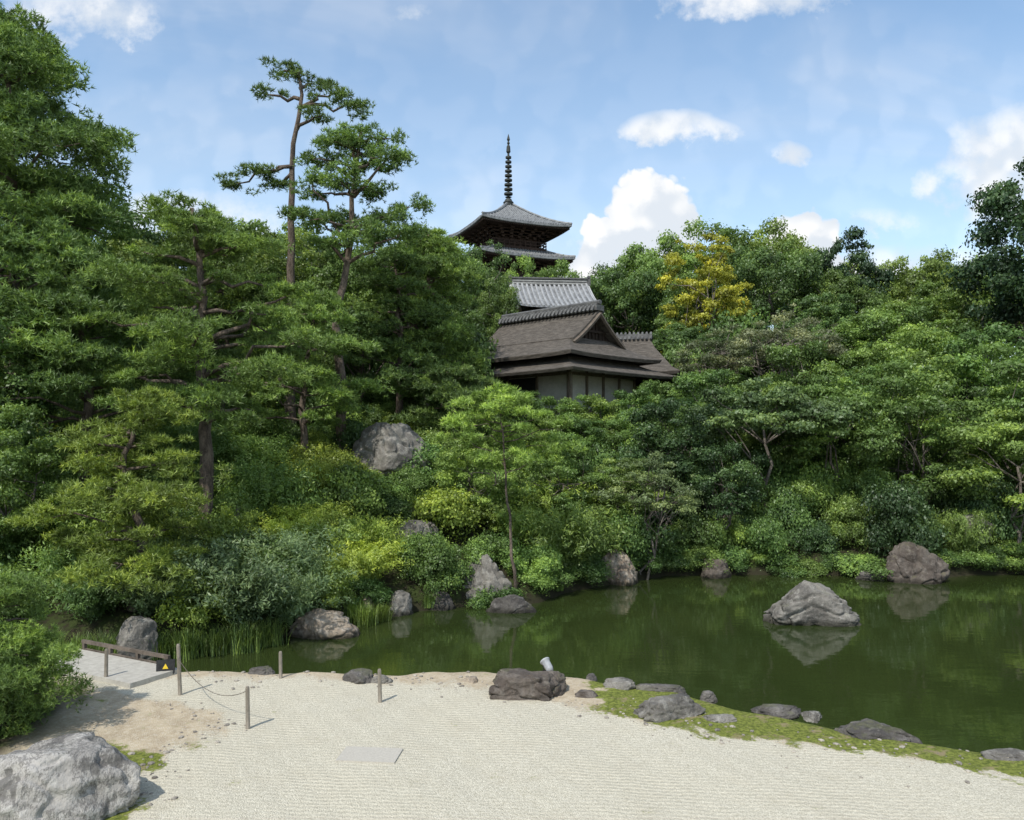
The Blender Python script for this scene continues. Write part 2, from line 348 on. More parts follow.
# ------------------------------------------------------------------ pines
def pad_pts(r,ctr,R,n,flat=.32):
    k=max(6,int(12*R/.7)); a=r.rand(k)*6.28; rr=R*.85*r.rand(k)**.5
    sub=np.stack([ctr[0]+np.cos(a)*rr,ctr[1]+np.sin(a)*rr,ctr[2]-.10*rr+r.normal(size=k)*.11*R],1)
    sr=R*(.16+.26*r.rand(k)); st=r.rand(k)
    j=r.choice(k,n,p=sr**2/(sr**2).sum()); d=rdir(r,n); neg=(d[:,2]<0)&(r.rand(n)>.2); d[neg,2]*=-1
    q=(.4+.75*r.rand(n)**.7)*sr[j]
    c=sub[j]+d*q[:,None]*np.array([1,1,flat*1.8])
    o=c-np.array(ctr); o[:,2]=0
    nrm=unit(d*.5+unit(o+1e-4)*.3+np.array([0,0,.7]))
    ti=np.clip(.5*st[j]+.45*r.rand(n)+.15*d[:,2],0,1)  # underside tufts tinted darker, tops lighter: shading put into needle colour
    return c,nrm,ti
def pine(x,y,ztop,trunk,crown0,R,levels,padR,label,col,seed,dens=150,L=.13,W=.013,tr=.17,limbs=(3,5),prof=.55,flat=.32,extra=(),zb=None,k=7,rmin=.35,toppad=True):
    """trunk: (dx,dy,fraction of height); extra pads (dx,dy,world z,radius,trunk fraction)"""
    L*=.84; W*=.85; dens*=1.3
    r=RS(seed); z0=(hz(x,y)-.1) if zb is None else zb; H=ztop-z0
    e=empty('pine_tree',(x,y,z0)); P=[Vector((a,b,c*H)) for a,b,c in trunk]
    def at(t):
        for i in range(len(trunk)-1):
            if t<=trunk[i+1][2]:
                q=(t-trunk[i][2])/(trunk[i+1][2]-trunk[i][2]); q=q*q*(3-2*q)*.5+q*.5; o=P[i].lerp(P[i+1],q); o.z=t*H; return o
        return P[-1]
    tp=[at(i/15)+Vector((r.normal()*.03,r.normal()*.03,0)) for i in range(16)]
    paths=[(tp,[tr*(1.25 if i==0 else 1)*(1-.75*i/15) for i in range(16)])]
    C=[];N=[];T=[]
    def addpad(c,R_):
        n=max(12,int(dens*R_*R_*3.1))
        a,b,t_=pad_pts(r,c,R_,n,flat*(.8+.6*r.rand())); C.append(a);N.append(b);T.append(t_)
    a0=r.rand()*6.28
    for l in range(levels):
        t0_=crown0+(1-crown0)*l/levels; s=(t0_-crown0)/(1-crown0)
        rc=R*max(rmin,(1-s)**prof) if s>.12 else R*.85
        for q in range(r.randint(limbs[0],limbs[1]+1)):
            t_=min(1,t0_+.9*(r.rand()-.3)*(1-crown0)/levels)
            a0+=2.4+r.normal()*.4; ln=rc*(.4+.75*r.rand()); st=at(t_)
            en=st+Vector((math.cos(a0)*ln,math.sin(a0)*ln,ln*(-.02+.24*r.rand())))
            bp=bend(st,en,r,6,.07,.06); paths.append((bp,[tr*.3*(1-.75*i/5) for i in range(6)]))
            pr=padR*(.5+.75*r.rand()); addpad(tuple(en),pr)
            if ln>1.3*padR and r.rand()<.75: addpad(tuple(bp[3]+Vector((r.normal()*.2,r.normal()*.2,.1))),pr*.75)
    if toppad:
        addpad(tuple(P[-1]),padR*.8); addpad(tuple(at(.95)+Vector((.25,.1,0))),padR*.9)
    for (dx,dy,tz,pr,t0) in extra:
        st=at(t0); en=Vector((dx,dy,tz-z0)); bp=bend(st,en,r,6,.08,.03); paths.append((bp,[tr*.36*(1-.7*i/5) for i in range(6)])); addpad((dx,dy,tz-z0),pr)
    c=np.concatenate(C);nn=np.concatenate(N);ti=np.concatenate(T)
    co,f=needle_geo(c,nn,L,W,r,k); ti=np.clip(np.repeat(ti,k)+.12*r.normal(size=len(f)),0,1)
    V,F=tubes(paths,8)
    obj('trunk',py_mesh('trunk',V,F,M_bark_pine,True),parent=e)
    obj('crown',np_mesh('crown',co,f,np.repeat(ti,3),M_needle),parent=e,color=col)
    return top(e,label,'pine tree')
PG=(.18,.265,.06); PG2=(.14,.215,.056); PL=(.25,.325,.06)
pine(-11.4,18.2,12.5,[(0,0,0),(.1,0,.5),(-.1,0,1)],.08,3.3,16,.95,'very tall dense green pine on the wooded slope',PG2,1,105,.16,.018,.15,(4,6),.5,.40)
pine(-14.5,21,14.2,[(0,0,0),(.3,0,.5),(.8,0,1)],.3,3.0,10,1.1,'tall broad pine rising behind the slope',PG2,2,70,.18,.022,.20,(4,5),.45,.42)
pine(-6.15,16.0,7.65,[(0,0,0),(.06,0,.25),(-.1,.1,.55),(-.05,0,.8),(-.30,0,1)],.36,2.15,8,.70,'layered garden pine with dark straight trunk above the shrubs',PG,3,165,.13,.013,.16,(4,5),.36,.27,extra=[(2.1,-.3,5.0,.65,.5),(1.7,.3,6.0,.6,.6),(-2.0,-.2,5.4,.65,.6)])
pine(-6.35,13.4,3.75,[(0,0,0),(.15,0,.35),(-.15,0,.7),(.1,0,1)],.15,1.65,6,.64,'low bright green cloud pruned pine on the bank',PL,4,200,.12,.012,.10,(4,6),.5,.27)
pine(-5.42,8.2,1.55,[(0,0,0),(.1,0,.4),(0,0,1)],.08,.56,7,.36,'rounded young pine beside the veined boulder',PG,5,900,.06,.0055,.06,(6,7),.35,.55,rmin=.55)
pine(-6.65,24.0,14.1,[(0,0,0),(.0,0,.3),(.03,0,.5),(0,0,.68),(.1,0,.8),(.35,0,.9),(.25,0,1)],.9,.5,0,.5,'tall slender red pine with long bare trunk and flat open top',PG2,7,120,.16,.015,.18,(2,3),.35,.22,toppad=False,
     extra=[(-.2,0,14.1,.7,.99),(.6,.2,13.8,.65,.95),(1.3,0,13.4,.8,.9),(2.0,.1,13.0,.7,.9),(-.7,.1,13.4,.55,.92),(1.0,-.3,12.6,.65,.84),(-1.0,0,11.0,.75,.74),(-1.65,.2,10.75,.65,.74),(-.4,.4,10.75,.6,.72)])
pine(-4.75,22.8,11.8,[(0,0,0),(-.15,0,.25),(-.25,0,.45),(.05,0,.6),(.2,0,.75),(.4,0,1)],.64,1.55,5,.75,'tall full pine with forked trunk and rounded crown',PG2,8,125,.15,.015,.17,(4,5),.3,.40,extra=[(-.9,-.3,10.3,.65,.65),(-.7,0,9.3,.6,.6),(1.6,-.2,8.9,.75,.6),(1.8,.2,9.7,.7,.7),(.1,-.2,11.5,.8,.9),(1.2,0,11.0,.75,.8),(-.7,.1,11.0,.6,.85)],rmin=.7)
pine(-2.95,27.2,10.0,[(0,0,0),(.1,0,.5),(.1,0,1)],.25,2.0,9,.85,'dense green pine beside the tea house',PG,9,90,.17,.02,.16,(4,5),.4,.40)
pine(-3.7,26.0,9.0,[(0,0,0),(.1,0,.5),(-.1,0,1)],.25,1.9,7,.8,'broad green pine beside the tea house',PG2,10,95,.17,.02,.14,(4,5),.4,.40)
pine(-1.9,24.5,5.2,[(0,0,0),(.2,0,.4),(-.1,0,1)],.35,1.5,5,.65,'spreading pine on the slope below the tea house',PG2,11,120,.15,.016,.12,(4,5),.4,.32)
pine(-8.8,24,9.3,[(0,0,0),(.2,0,.4),(-.1,0,1)],.2,2.5,9,.9,'tall green pine deep in the wooded slope',PG,12,85,.17,.02,.16,(4,5),.4,.40)
pine(-9.2,17.0,6.9,[(0,0,0),(.2,0,.4),(-.1,0,1)],.2,2.0,7,.75,'spreading green pine with tiered branches',PG2,13,130,.14,.015,.14,(4,5),.42,.30)
pine(-5.3,21,6.8,[(0,0,0),(-.2,0,.4),(.1,0,1)],.35,1.8,6,.68,'leafy tiered pine on the slope',PG,14,115,.15,.016,.12,(4,5),.42,.30)
pine(.10,16.95,4.05,[(0,0,0),(-.12,0,.3),(-.25,0,.6),(-.35,0,1)],.62,1.25,4,.5,'slim leaning young pine at the water edge',(.21,.30,.06),15,200,.12,.012,.04,(3,5),.4,.34,extra=[(.95,-.1,3.35,.42,.75),(-1.4,0,3.05,.42,.68),(.6,0,2.6,.38,.6)],zb=-.35)
# ------------------------------------------------------------------ woodland trees (radius scale, top elevation)
G1=(.145,.22,.048);G2=(.11,.178,.048);G3=(.20,.27,.056);GD=(.055,.10,.038)
labs={G1:'rounded mid green broadleaf tree in the wood',G2:'dark green broadleaf tree in the wood',G3:'light green broadleaf tree in the wood',GD:'very dark evergreen tree in the wood'}
bgl=[(6.6,47,.85,13.4,0,G2),(8.9,48,.95,15.4,2,G1),(12.0,48,1.1,16.0,1,G1),(15.4,48,1.0,15.7,0,G3),(18.0,44,.78,14.3,3,GD),(20.9,48,.85,13.8,2,G3),(24.5,48,.9,14.0,0,G3),(27.5,46,.9,13.8,1,G1),
 (9.5,41,.7,11.6,2,G1),(13.2,41,.8,13.0,0,G2),(16.4,40,.7,11.5,2,G1),(21.5,40,.85,12.0,3,G3),(26,40,.9,12.5,2,G1),(13.4,34,.6,9.2,3,G2),(17,34,.7,9.6,2,G1),
 (-2.0,50,.75,15.2,1,G2),(.8,52,.6,14.8,1,G1),(3.8,53,.7,14.7,2,G1),(-.7,41.5,.42,11.6,1,G1),(-4.4,43,.85,14.2,0,G1),(-8,43,.95,14.2,2,G2),(-11.5,40,1.0,13.8,0,G1),(-14.5,36,1.0,13.2,1,G2),(-18,33,1.1,13.2,0,G2),(-12.2,29,.8,10.9,2,G3),(-9.0,32,.8,11.2,1,G3),
 (-4.3,34,.7,11.4,0,G1),(-5.9,30,.6,10.0,2,G1),(-17.5,23,1.0,12.0,1,G2),(8.4,32.5,.45,7.4,3,G2),(31,42,1.0,13,0,G2),
 (-14.0,26,.8,8.6,2,G2),(-10.8,26,.75,8.2,2,G1),(-7.3,28,.7,8.0,2,G2),(-17.5,28,.9,9.0,2,G2),(11.0,31.5,.7,7.6,2,G2),(14.8,31.5,.75,8.0,2,G1),(7.6,35.5,.6,8.2,2,G2),(-2.6,31.5,.5,8.4,2,G2),(-5.2,26.8,.6,7.4,2,G2)]
for x,y,s,zt,k,c in bgl: place_tree(BG[k],x,y,s,c,labs[c],zt,'woodland trees on the hill')
for i in range(16):
    x=-46+i*6.2+random.uniform(-1,1); y=62+random.uniform(-3,10)
    place_tree(BG[i%3],x,y,1.3+random.random()*.3,random.choice([G1,G2,G3]),'distant broadleaf tree closing the wood',14.8+random.random()*1.4,'woodland trees on the hill')
place_tree(YEL,9.0,37,.92,(.46,.45,.05),'airy tree with golden yellow green leaves',12.4,rz=1)
place_tree(BG[1],20.6,30.5,1.0,GD,'large dark evergreen tree towering over the shrubs',14.2,rz=2.0)
place_tree(BG[2],21.5,27,.8,GD,'broad dark evergreen tree above the maples',10.5,rz=.4)
# ------------------------------------------------------------------ bank planting
Y1=(.25,.33,.055);Y2=(.30,.37,.06);S1=(.155,.24,.055);S2=(.11,.185,.046);S3=(.20,.285,.06);SD=(.075,.13,.042)
for i in range(17):
    x=-35+i*4.3+random.uniform(-.5,.5); y=50+random.uniform(-1.5,2.5); s=4.2+random.random()*.8
    top(obj('tall_shrub',DOME[i%4],(x,y,hz(x,y)-.4),(0,0,i*1.1),(s,s*.8,s*1.25),color=[S1,S2][i%2]),'tall dense evergreen undergrowth below the wood','shrub','tall undergrowth below the wood')
for i,(x,y,s) in enumerate([(6.9,33.5,2.2),(-1.6,31.0,2.0),(-2.4,29.0,1.9),(-6.3,33,2.6),(-10.5,35,2.8),(-19,36,3.4),(-23,36,3.4),(9.6,35,2.6)]):
    top(obj('tall_shrub',DOME[i%4],(x,y,hz(x,y)-.2),(0,0,i*1.1),(s,s*.9,s*1.55),color=[S1,S2][i%2]),'tall dense evergreen undergrowth below the wood','shrub','tall undergrowth below the wood')
small=[(7.0,22.3,1.1,'U',(.12,.18,.06),'umbrella shaped small tree with bare trunk'),(4.4,22.2,.85,2,SD,'dense round dark evergreen over the water'),
 (5.6,21.4,.66,2,SD,'dense round dark evergreen over the water'),(9.3,23.2,1.0,1,S1,'layered green maple above the shrubs'),(11.5,22.6,1.05,0,S1,'layered green maple above the shrubs'),
 (13.2,20.9,1.0,1,S3,'spreading maple with level sprays over the pond'),(14.6,22.5,1.2,0,S1,'spreading maple with level sprays over the pond'),(12.3,25.5,1.1,0,S3,'layered green maple above the shrubs'),
 (9.6,26.5,1.0,2,S1,'bushy green tree on the slope'),(15.8,26,1.2,2,S2,'bushy dark green tree on the slope'),(6.4,25.7,.85,2,S2,'bushy dark green tree on the slope'),(8.1,24.4,.8,2,S3,'bushy green tree on the slope'),(10.6,24.6,.85,0,S2,'bushy green tree on the slope'),(5.2,23.6,.7,0,S1,'bushy green tree on the slope'),
 (2.7,20.7,.60,1,S3,'small fresh green maple by the pond'),(1.2,20.2,.62,0,S1,'small fresh green maple by the pond'),(-.9,19.6,.58,0,S3,'small fresh green maple by the pond'),(3.6,24,.6,0,S1,'small green tree on the slope'),
 (-10.5,15.5,.9,2,S2,'bushy dark green tree on the slope'),(-9.0,14.2,.65,0,S1,'small fresh green maple by the pond'),(14.2,29,1.2,2,S1,'bushy green tree on the slope')]
for x,y,s,k,c,l in small: place_tree(UMB if k=='U' else SM[k],x,y,s,c,l,None,'small trees on the pond bank',name='small_tree')
for i,(x,y,s,zt) in enumerate([(-1.1,26.4,.7,4.75),(.3,26.2,.7,4.6),(1.5,25.6,.7,4.38),(2.6,25.7,.72,4.38),(3.8,26.0,.75,4.6),(5.0,26.7,.8,4.95),(6.2,27.6,.8,5.2),(7.4,28.4,.85,5.5),(.9,24.6,.6,3.7),(2.3,24.5,.6,3.6),(4.6,25.0,.65,4.0)]):
    place_tree(SM[2],x,y,s,[S1,S2,S1,S3,S2][i%5],'clipped leafy green hedge tree below the tea house',zt,'hedge trees below the tea house',name='hedge_tree')
place_tree(AIRY,9.8,29,1.15,(.20,.215,.10),'airy olive tree with fine bare branches',name='small_tree')
place_tree(AIRY,8.0,30,1.0,(.17,.20,.085),'airy olive tree with fine bare branches',name='small_tree')
place_tree(AIRY,3.3,19.9,.75,(.17,.22,.08),'small open tree with pale branches',name='small_tree')
r=RS(77); pts=[]; tries=0
lab={Y1:'bright yellow green azalea shrub',Y2:'bright yellow green leafy shrub',S1:'rounded mid green shrub',S2:'dark green rounded shrub',S3:'fresh green rounded shrub',SD:'very dark evergreen shrub'}
def shrub(me_,x,y,s,c,zs=1.0,up=-.08):
    o=obj('shrub',me_,(x,y,hz(x,y)+up),(0,0,r.rand()*6.28),(s,s,s*zs),color=c); top(o,lab[c],'shrub','shrubs covering the pond bank')
while len(pts)<205 and tries<12000:
    tries+=1; y=12.6+r.rand()*17.0; x=(r.rand()*2-1)*(.66*y+.8)
    sd=float(sdist(np.array([x]),np.array([y]))[0])
    if sd<.35 or (x<-4.2 and y<13.0): continue
    if sd>(7.5 if x>2 else 12): continue
    if abs(x-2.0)<4.0 and abs(y-30.3)<4.2: continue
    if abs(x/y+.152)<.045 and 17.5<y<22.6: continue      # opening in front of the slope boulder
    sz=.55+.5*r.rand()*(1 if y>17 else .55)
    if any((x-a)**2+(y-b)**2<(.60*(sz+c))**2 for a,b,c in pts): continue
    pts.append((x,y,sz))
for i,(x,y,sz) in enumerate(pts):
    px=x/y
    if -.30<px<-.12 and y<22: c=[Y1,Y2,S3,S2][r.randint(4)]
    elif px>.1 and y<22.5: c=[S1,S2,S3,SD][r.randint(4)]
    elif px>.1: c=[S1,S2,S3,S1][r.randint(4)]
    else: c=[S1,S3,S1,Y1,S2][r.randint(5)]
    me_=DOME[r.randint(4)] if (r.rand()<.68 or y>21) else LOOSE[r.randint(3)]
    shrub(me_,x,y,sz*1.18,c,(.9+.35*r.rand())*(1.35 if px>.1 else 1))
shore=[Vector(p) for p in pond[13:26]]; k=0
for i in range(len(shore)-1):
    a_,b_=shore[i],shore[i+1]; L_=(b_-a_).length; nrm=Vector((-(b_-a_).y,(b_-a_).x)).normalized()
    if nrm.y<0: nrm=-nrm
    st_=.6 if a_.x>3.9 else .85
    for j in range(int(L_/st_)):
        p=a_.lerp(b_,(j+.5)/max(1,int(L_/st_)))+nrm*(.12+.3*r.rand()); k+=1
        if (k%7==3 and p.x<4) or p.x>16: continue
        shrub(DOME[k%4],p.x,p.y,.58+.28*r.rand(),[S1,S2,S3,S2][k%4],.75,-.24)
for i,(x,y) in enumerate([(-3.5,20.2),(-2.9,19.4),(-3.9,20.7),(-2.7,20.6),(-3.3,20.6),(-3.9,21.0),(-2.6,21.0)]): shrub(DOME[i%4],x,y,(.6+.25*r.rand())*1.1,[S1,S2,Y1][i%3],.85,-.1)
for i,(x,y,s) in enumerate([(-4.6,13.6,1.05),(-3.9,14.3,.85),(-5.3,13.8,1.0),(-4.3,14.9,1.0),(-5.9,13.3,.7)]):
    top(obj('bush_clover',LOOSE[i%3],(x,y,hz(x,y)-.05),(0,0,i*2.0),(s,s,s*1.05),color=(.16,.23,.09)),'feathery grey green bush clover at the water edge','shrub','bush clover at the water edge')
for i,(x,y,s) in enumerate([(-2.75,14.9,.75),(-2.5,15.3,.6),(-3.0,15.1,.6),(-4.4,13.1,.9),(-4.8,12.95,.8),(-5.2,12.75,.85),(-4.1,13.5,.8),(-6.3,12.3,.9),(-6.0,12.3,.8),(-6.7,12.3,.8),(-5.6,12.5,.8),(-7.1,12.2,.9),(-7.5,12.1,1.0),(-1.7,16.3,.5),(1.0,17.9,.5),(-3.3,14.5,.5),(-6.6,11.9,.7),(-7.0,11.6,.8),(-6.1,11.2,.5),(-6.5,11.0,.6)]):
    top(obj('grass_clump',GRASS[i%2],(x,y,max(hz(x,y),WZ)),(0,0,i*1.7),(s,s,s),color=(.24,.33,.065) if i<3 else (.17,.25,.06)),'arching grass clump at the water edge','grass clump','grass clumps along the shore')
# ------------------------------------------------------------------ rocks
def rock(x,y,w,d,h,z,mat,label,seed,rz=0.,peak=0.,tw=0.,lump=1.):
    bm=bmesh.new(); bmesh.ops.create_icosphere(bm,subdivisions=5 if w<.9 else 6,radius=1)
    s=Vector((seed*7.3,seed*3.1,seed*5.7)); rr=random.Random(seed)
    cuts=[(Vector((math.cos(a_),math.sin(a_),rr.uniform(-.1,.9))).normalized(),rr.uniform(.58,.86)) for a_ in [rr.uniform(0,6.28) for _ in range(9)]]
    for v in bm.verts:
        p=v.co.normalized(); f=1+.42*noise.noise(p*1.1+s)
        q=p*f
        for nrm,c0 in cuts:
            e=q.dot(nrm)-c0
            if e>0: q-=nrm*e*.85
        rid=abs(noise.noise(q*2.2+s*2)); f2=-.10*max(0,.14-rid)/.14
        f2+=.075*noise.noise(q*4+s)+.035*noise.noise(q*9+s)+.016*noise.noise(q*22+s)
        q=q+p*f2*lump
        if peak and q.z>0: q.z*=1+peak*max(0,1-abs(q.x+.12)*1.5)+.2*peak*noise.noise(Vector((q.x*3,q.y*3,seed)))
        elif q.z>.66: q.z=.66+(q.z-.66)*.4
        v.co=Vector((q.x*w/1.75,q.y*d/1.75,(q.z+.30)*h/(1.0+.75*peak)))
    me_=D.meshes.new('rock'); bm.to_mesh(me_); bm.free(); me_.materials.append(mat)
    for p in me_.polygons: p.use_smooth=True
    o=obj('rock',me_,(x,y,z),(0,tw,rz)); return top(o,label,'rock')
rock(-3.75,6.5,1.38,1.0,.54,-.05,M_rock_v,'large pale boulder with dark veins beside the gravel',3,.3,0,.05,.7)
rock(.22,9.45,1.0,.6,.27,-.02,M_rock_b,'low dark brown rock at the gravel edge',5)
rock(1.70,8.75,.76,.45,.20,-.02,M_rock,'low grey rock on the mossy shore',6,.4)
rock(1.28,9.75,.44,.3,.13,-.05,M_rock,'small grey shore rock',7)
rock(1.85,9.65,.62,.3,.10,-.05,M_rock_d,'small flat dark shore rock',8)
rock(3.72,8.2,.95,.42,.18,-.10,M_rock_d,'long low dark rock at the water edge',9,-.35)
rock(2.95,8.95,.46,.3,.10,-.08,M_rock_d,'small flat dark shore rock',10)
rock(-1.95,10.0,.46,.32,.15,-.04,M_rock_d,'small dark shore rock',11)
rock(-1.62,9.95,.30,.25,.10,-.03,M_rock,'small grey shore rock',12)
rock(4.75,7.6,.50,.35,.07,-.03,M_rock,'flat pale stone at the mossy shore',14)
rock(-3.2,10.3,.28,.2,.10,-.03,M_rock_d,'small dark shore rock',15)
rock(-.52,9.95,.24,.2,.08,-.03,M_rock_t,'small tan shore rock',16)
rock(2.25,8.6,.34,.2,.05,-.01,M_rock,'flat pale stone in the moss',17)
rock(.85,9.4,.25,.2,.08,-.02,M_rock_b,'small brown shore rock',18)
rock(2.3,9.4,.2,.18,.08,-.04,M_rock_d,'small dark shore rock',19)
rock(3.3,8.8,.2,.16,.06,-.06,M_rock,'small grey shore rock',20); rock(1.0,10.1,.16,.14,.09,-.05,M_rock_d,'small dark shore rock',40); rock(-.1,10.2,.2,.15,.08,-.04,M_rock_d,'small dark shore rock',41)
rock(5.65,15.3,1.80,1.0,.60,-.50,M_rock,'grey craggy rock standing in the pond',47,.1,.55)
rock(2.62,19.3,.85,.6,.66,-.5,M_rock_t,'pale rock at the foot of the bank',22,0,.15)
rock(5.2,20.2,.8,.6,.48,-.5,M_rock_b,'brown rock at the foot of the bank',23)
rock(9.95,19.6,1.5,1.0,.78,-.5,M_rock_b,'large brown rock at the foot of the bank',24,0,.1)
rock(8.95,19.8,.8,.5,.24,-.5,M_rock_d,'low dark rock in the shallows',25)
rock(-.55,17.0,1.1,.9,.85,-.5,M_rock,'upright pale grey rock at the water edge',26,0,.15)
rock(-.02,16.1,.8,.5,.34,-.5,M_rock_d,'dark rock in the shallows',27)
rock(-3.4,14.2,1.15,.7,.46,-.5,M_rock_t,'flat topped tan rock at the water edge',28,.2)
rock(-2.25,15.9,.6,.5,.42,-.5,M_rock,'grey rock at the water edge',29)
rock(-2.9,15.6,.5,.4,.38,-.4,M_rock_t,'tan rock at the water edge',30)
rock(-1.45,16.4,.5,.4,.34,-.48,M_rock_d,'dark rock at the water edge',31)
rock(-5.75,12.35,.66,.5,.60,-.35,M_rock,'pale rock beside the footbridge',32)
rock(-3.35,21.6,1.95,1.2,1.12,hz(-3.35,21.6)+.26,M_rock,'large grey boulder on the wooded slope',33,0,.1,0,.8)
rock(-11.2,18.0,1.5,.9,.9,hz(-11.2,18.)+.3,M_rock,'grey boulder among the pines',34)
rock(-5.75,16.6,.6,.5,.6,hz(-5.75,16.6),M_rock,'grey rock on the slope',35)
rock(-2.1,18.2,1.0,.7,.6,hz(-2.1,18.2),M_rock,'grey rock among the shrubs',36)
rock(12.0,21.0,1.0,.6,.5,hz(12.0,21.0)+.45,M_rock,'pale rock among the maples',37)
rock(.9,18.3,.55,.4,.4,-.5,M_rock,'grey rock at the water edge',38)
rp=RS(9); bm=bmesh.new(); cnt=0
while cnt<420:
    x=rp.uniform(-4.2,5.0); y=np.interp(x,gbx,gby)+rp.normal()*.28+.12
    if rp.rand()<.25:
        y=rp.uniform(6.4,9.2); x=np.interp(y,[5.5,6.3,7.5,8.3,8.8,9.3],[-2.9,-3.05,-3.35,-3.05,-3.3,-4.2])+rp.normal()*.15
    z=hz(x,y)
    if z<-.3: continue
    s=.008+.022*rp.rand()**2.5; M=Matrix.Translation((x,y,z+s*.2))@Matrix.Rotation(rp.rand()*6.28,4,'Z')@Matrix.Diagonal((s*(1+rp.rand()*.6),s,s*.6,1))
    bmesh.ops.create_icosphere(bm,subdivisions=1,radius=1,matrix=M); cnt+=1
me_=D.meshes.new('pebbles'); bm.to_mesh(me_); bm.free(); me_.materials.append(M_pebble)
o=obj('pebbles',me_); o["kind"]="stuff"; top(o,'loose mixed pebbles scattered along the gravel margin','pebbles')
# ------------------------------------------------------------------ roof & box tools
def box(v,f,c,s,rz=0.):
    b=len(v); ca,sa=math.cos(rz),math.sin(rz)
    for dx in (-1,1):
        for dy in (-1,1):
            for dz in (-1,1):
                x,y=dx*s[0]/2,dy*s[1]/2
                v.append((c[0]+x*ca-y*sa,c[1]+x*sa+y*ca,c[2]+dz*s[2]/2))
    for q in ((0,1,3,2),(4,6,7,5),(0,4,5,1),(2,3,7,6),(0,2,6,4),(1,5,7,3)): f.append(tuple(b+i for i in q))
def ring_loft(rings,n=12,lift=0.):
    V=[];F=[]
    for hx,hy,z,lf in rings:
        for s in range(4):
            for k in range(n):
                u=-1+2*k/n; q=z+lift*lf*abs(u)**3
                p=[(u*hx,-hy),(hx,u*hy),(-u*hx,hy),(-hx,-u*hy)][s]
                V.append((p[0],p[1],q))
    m_=4*n
    for i in range(len(rings)-1):
        for k in range(m_): F.append((i*m_+k,i*m_+(k+1)%m_,(i+1)*m_+(k+1)%m_,(i+1)*m_+k))
    return V,F
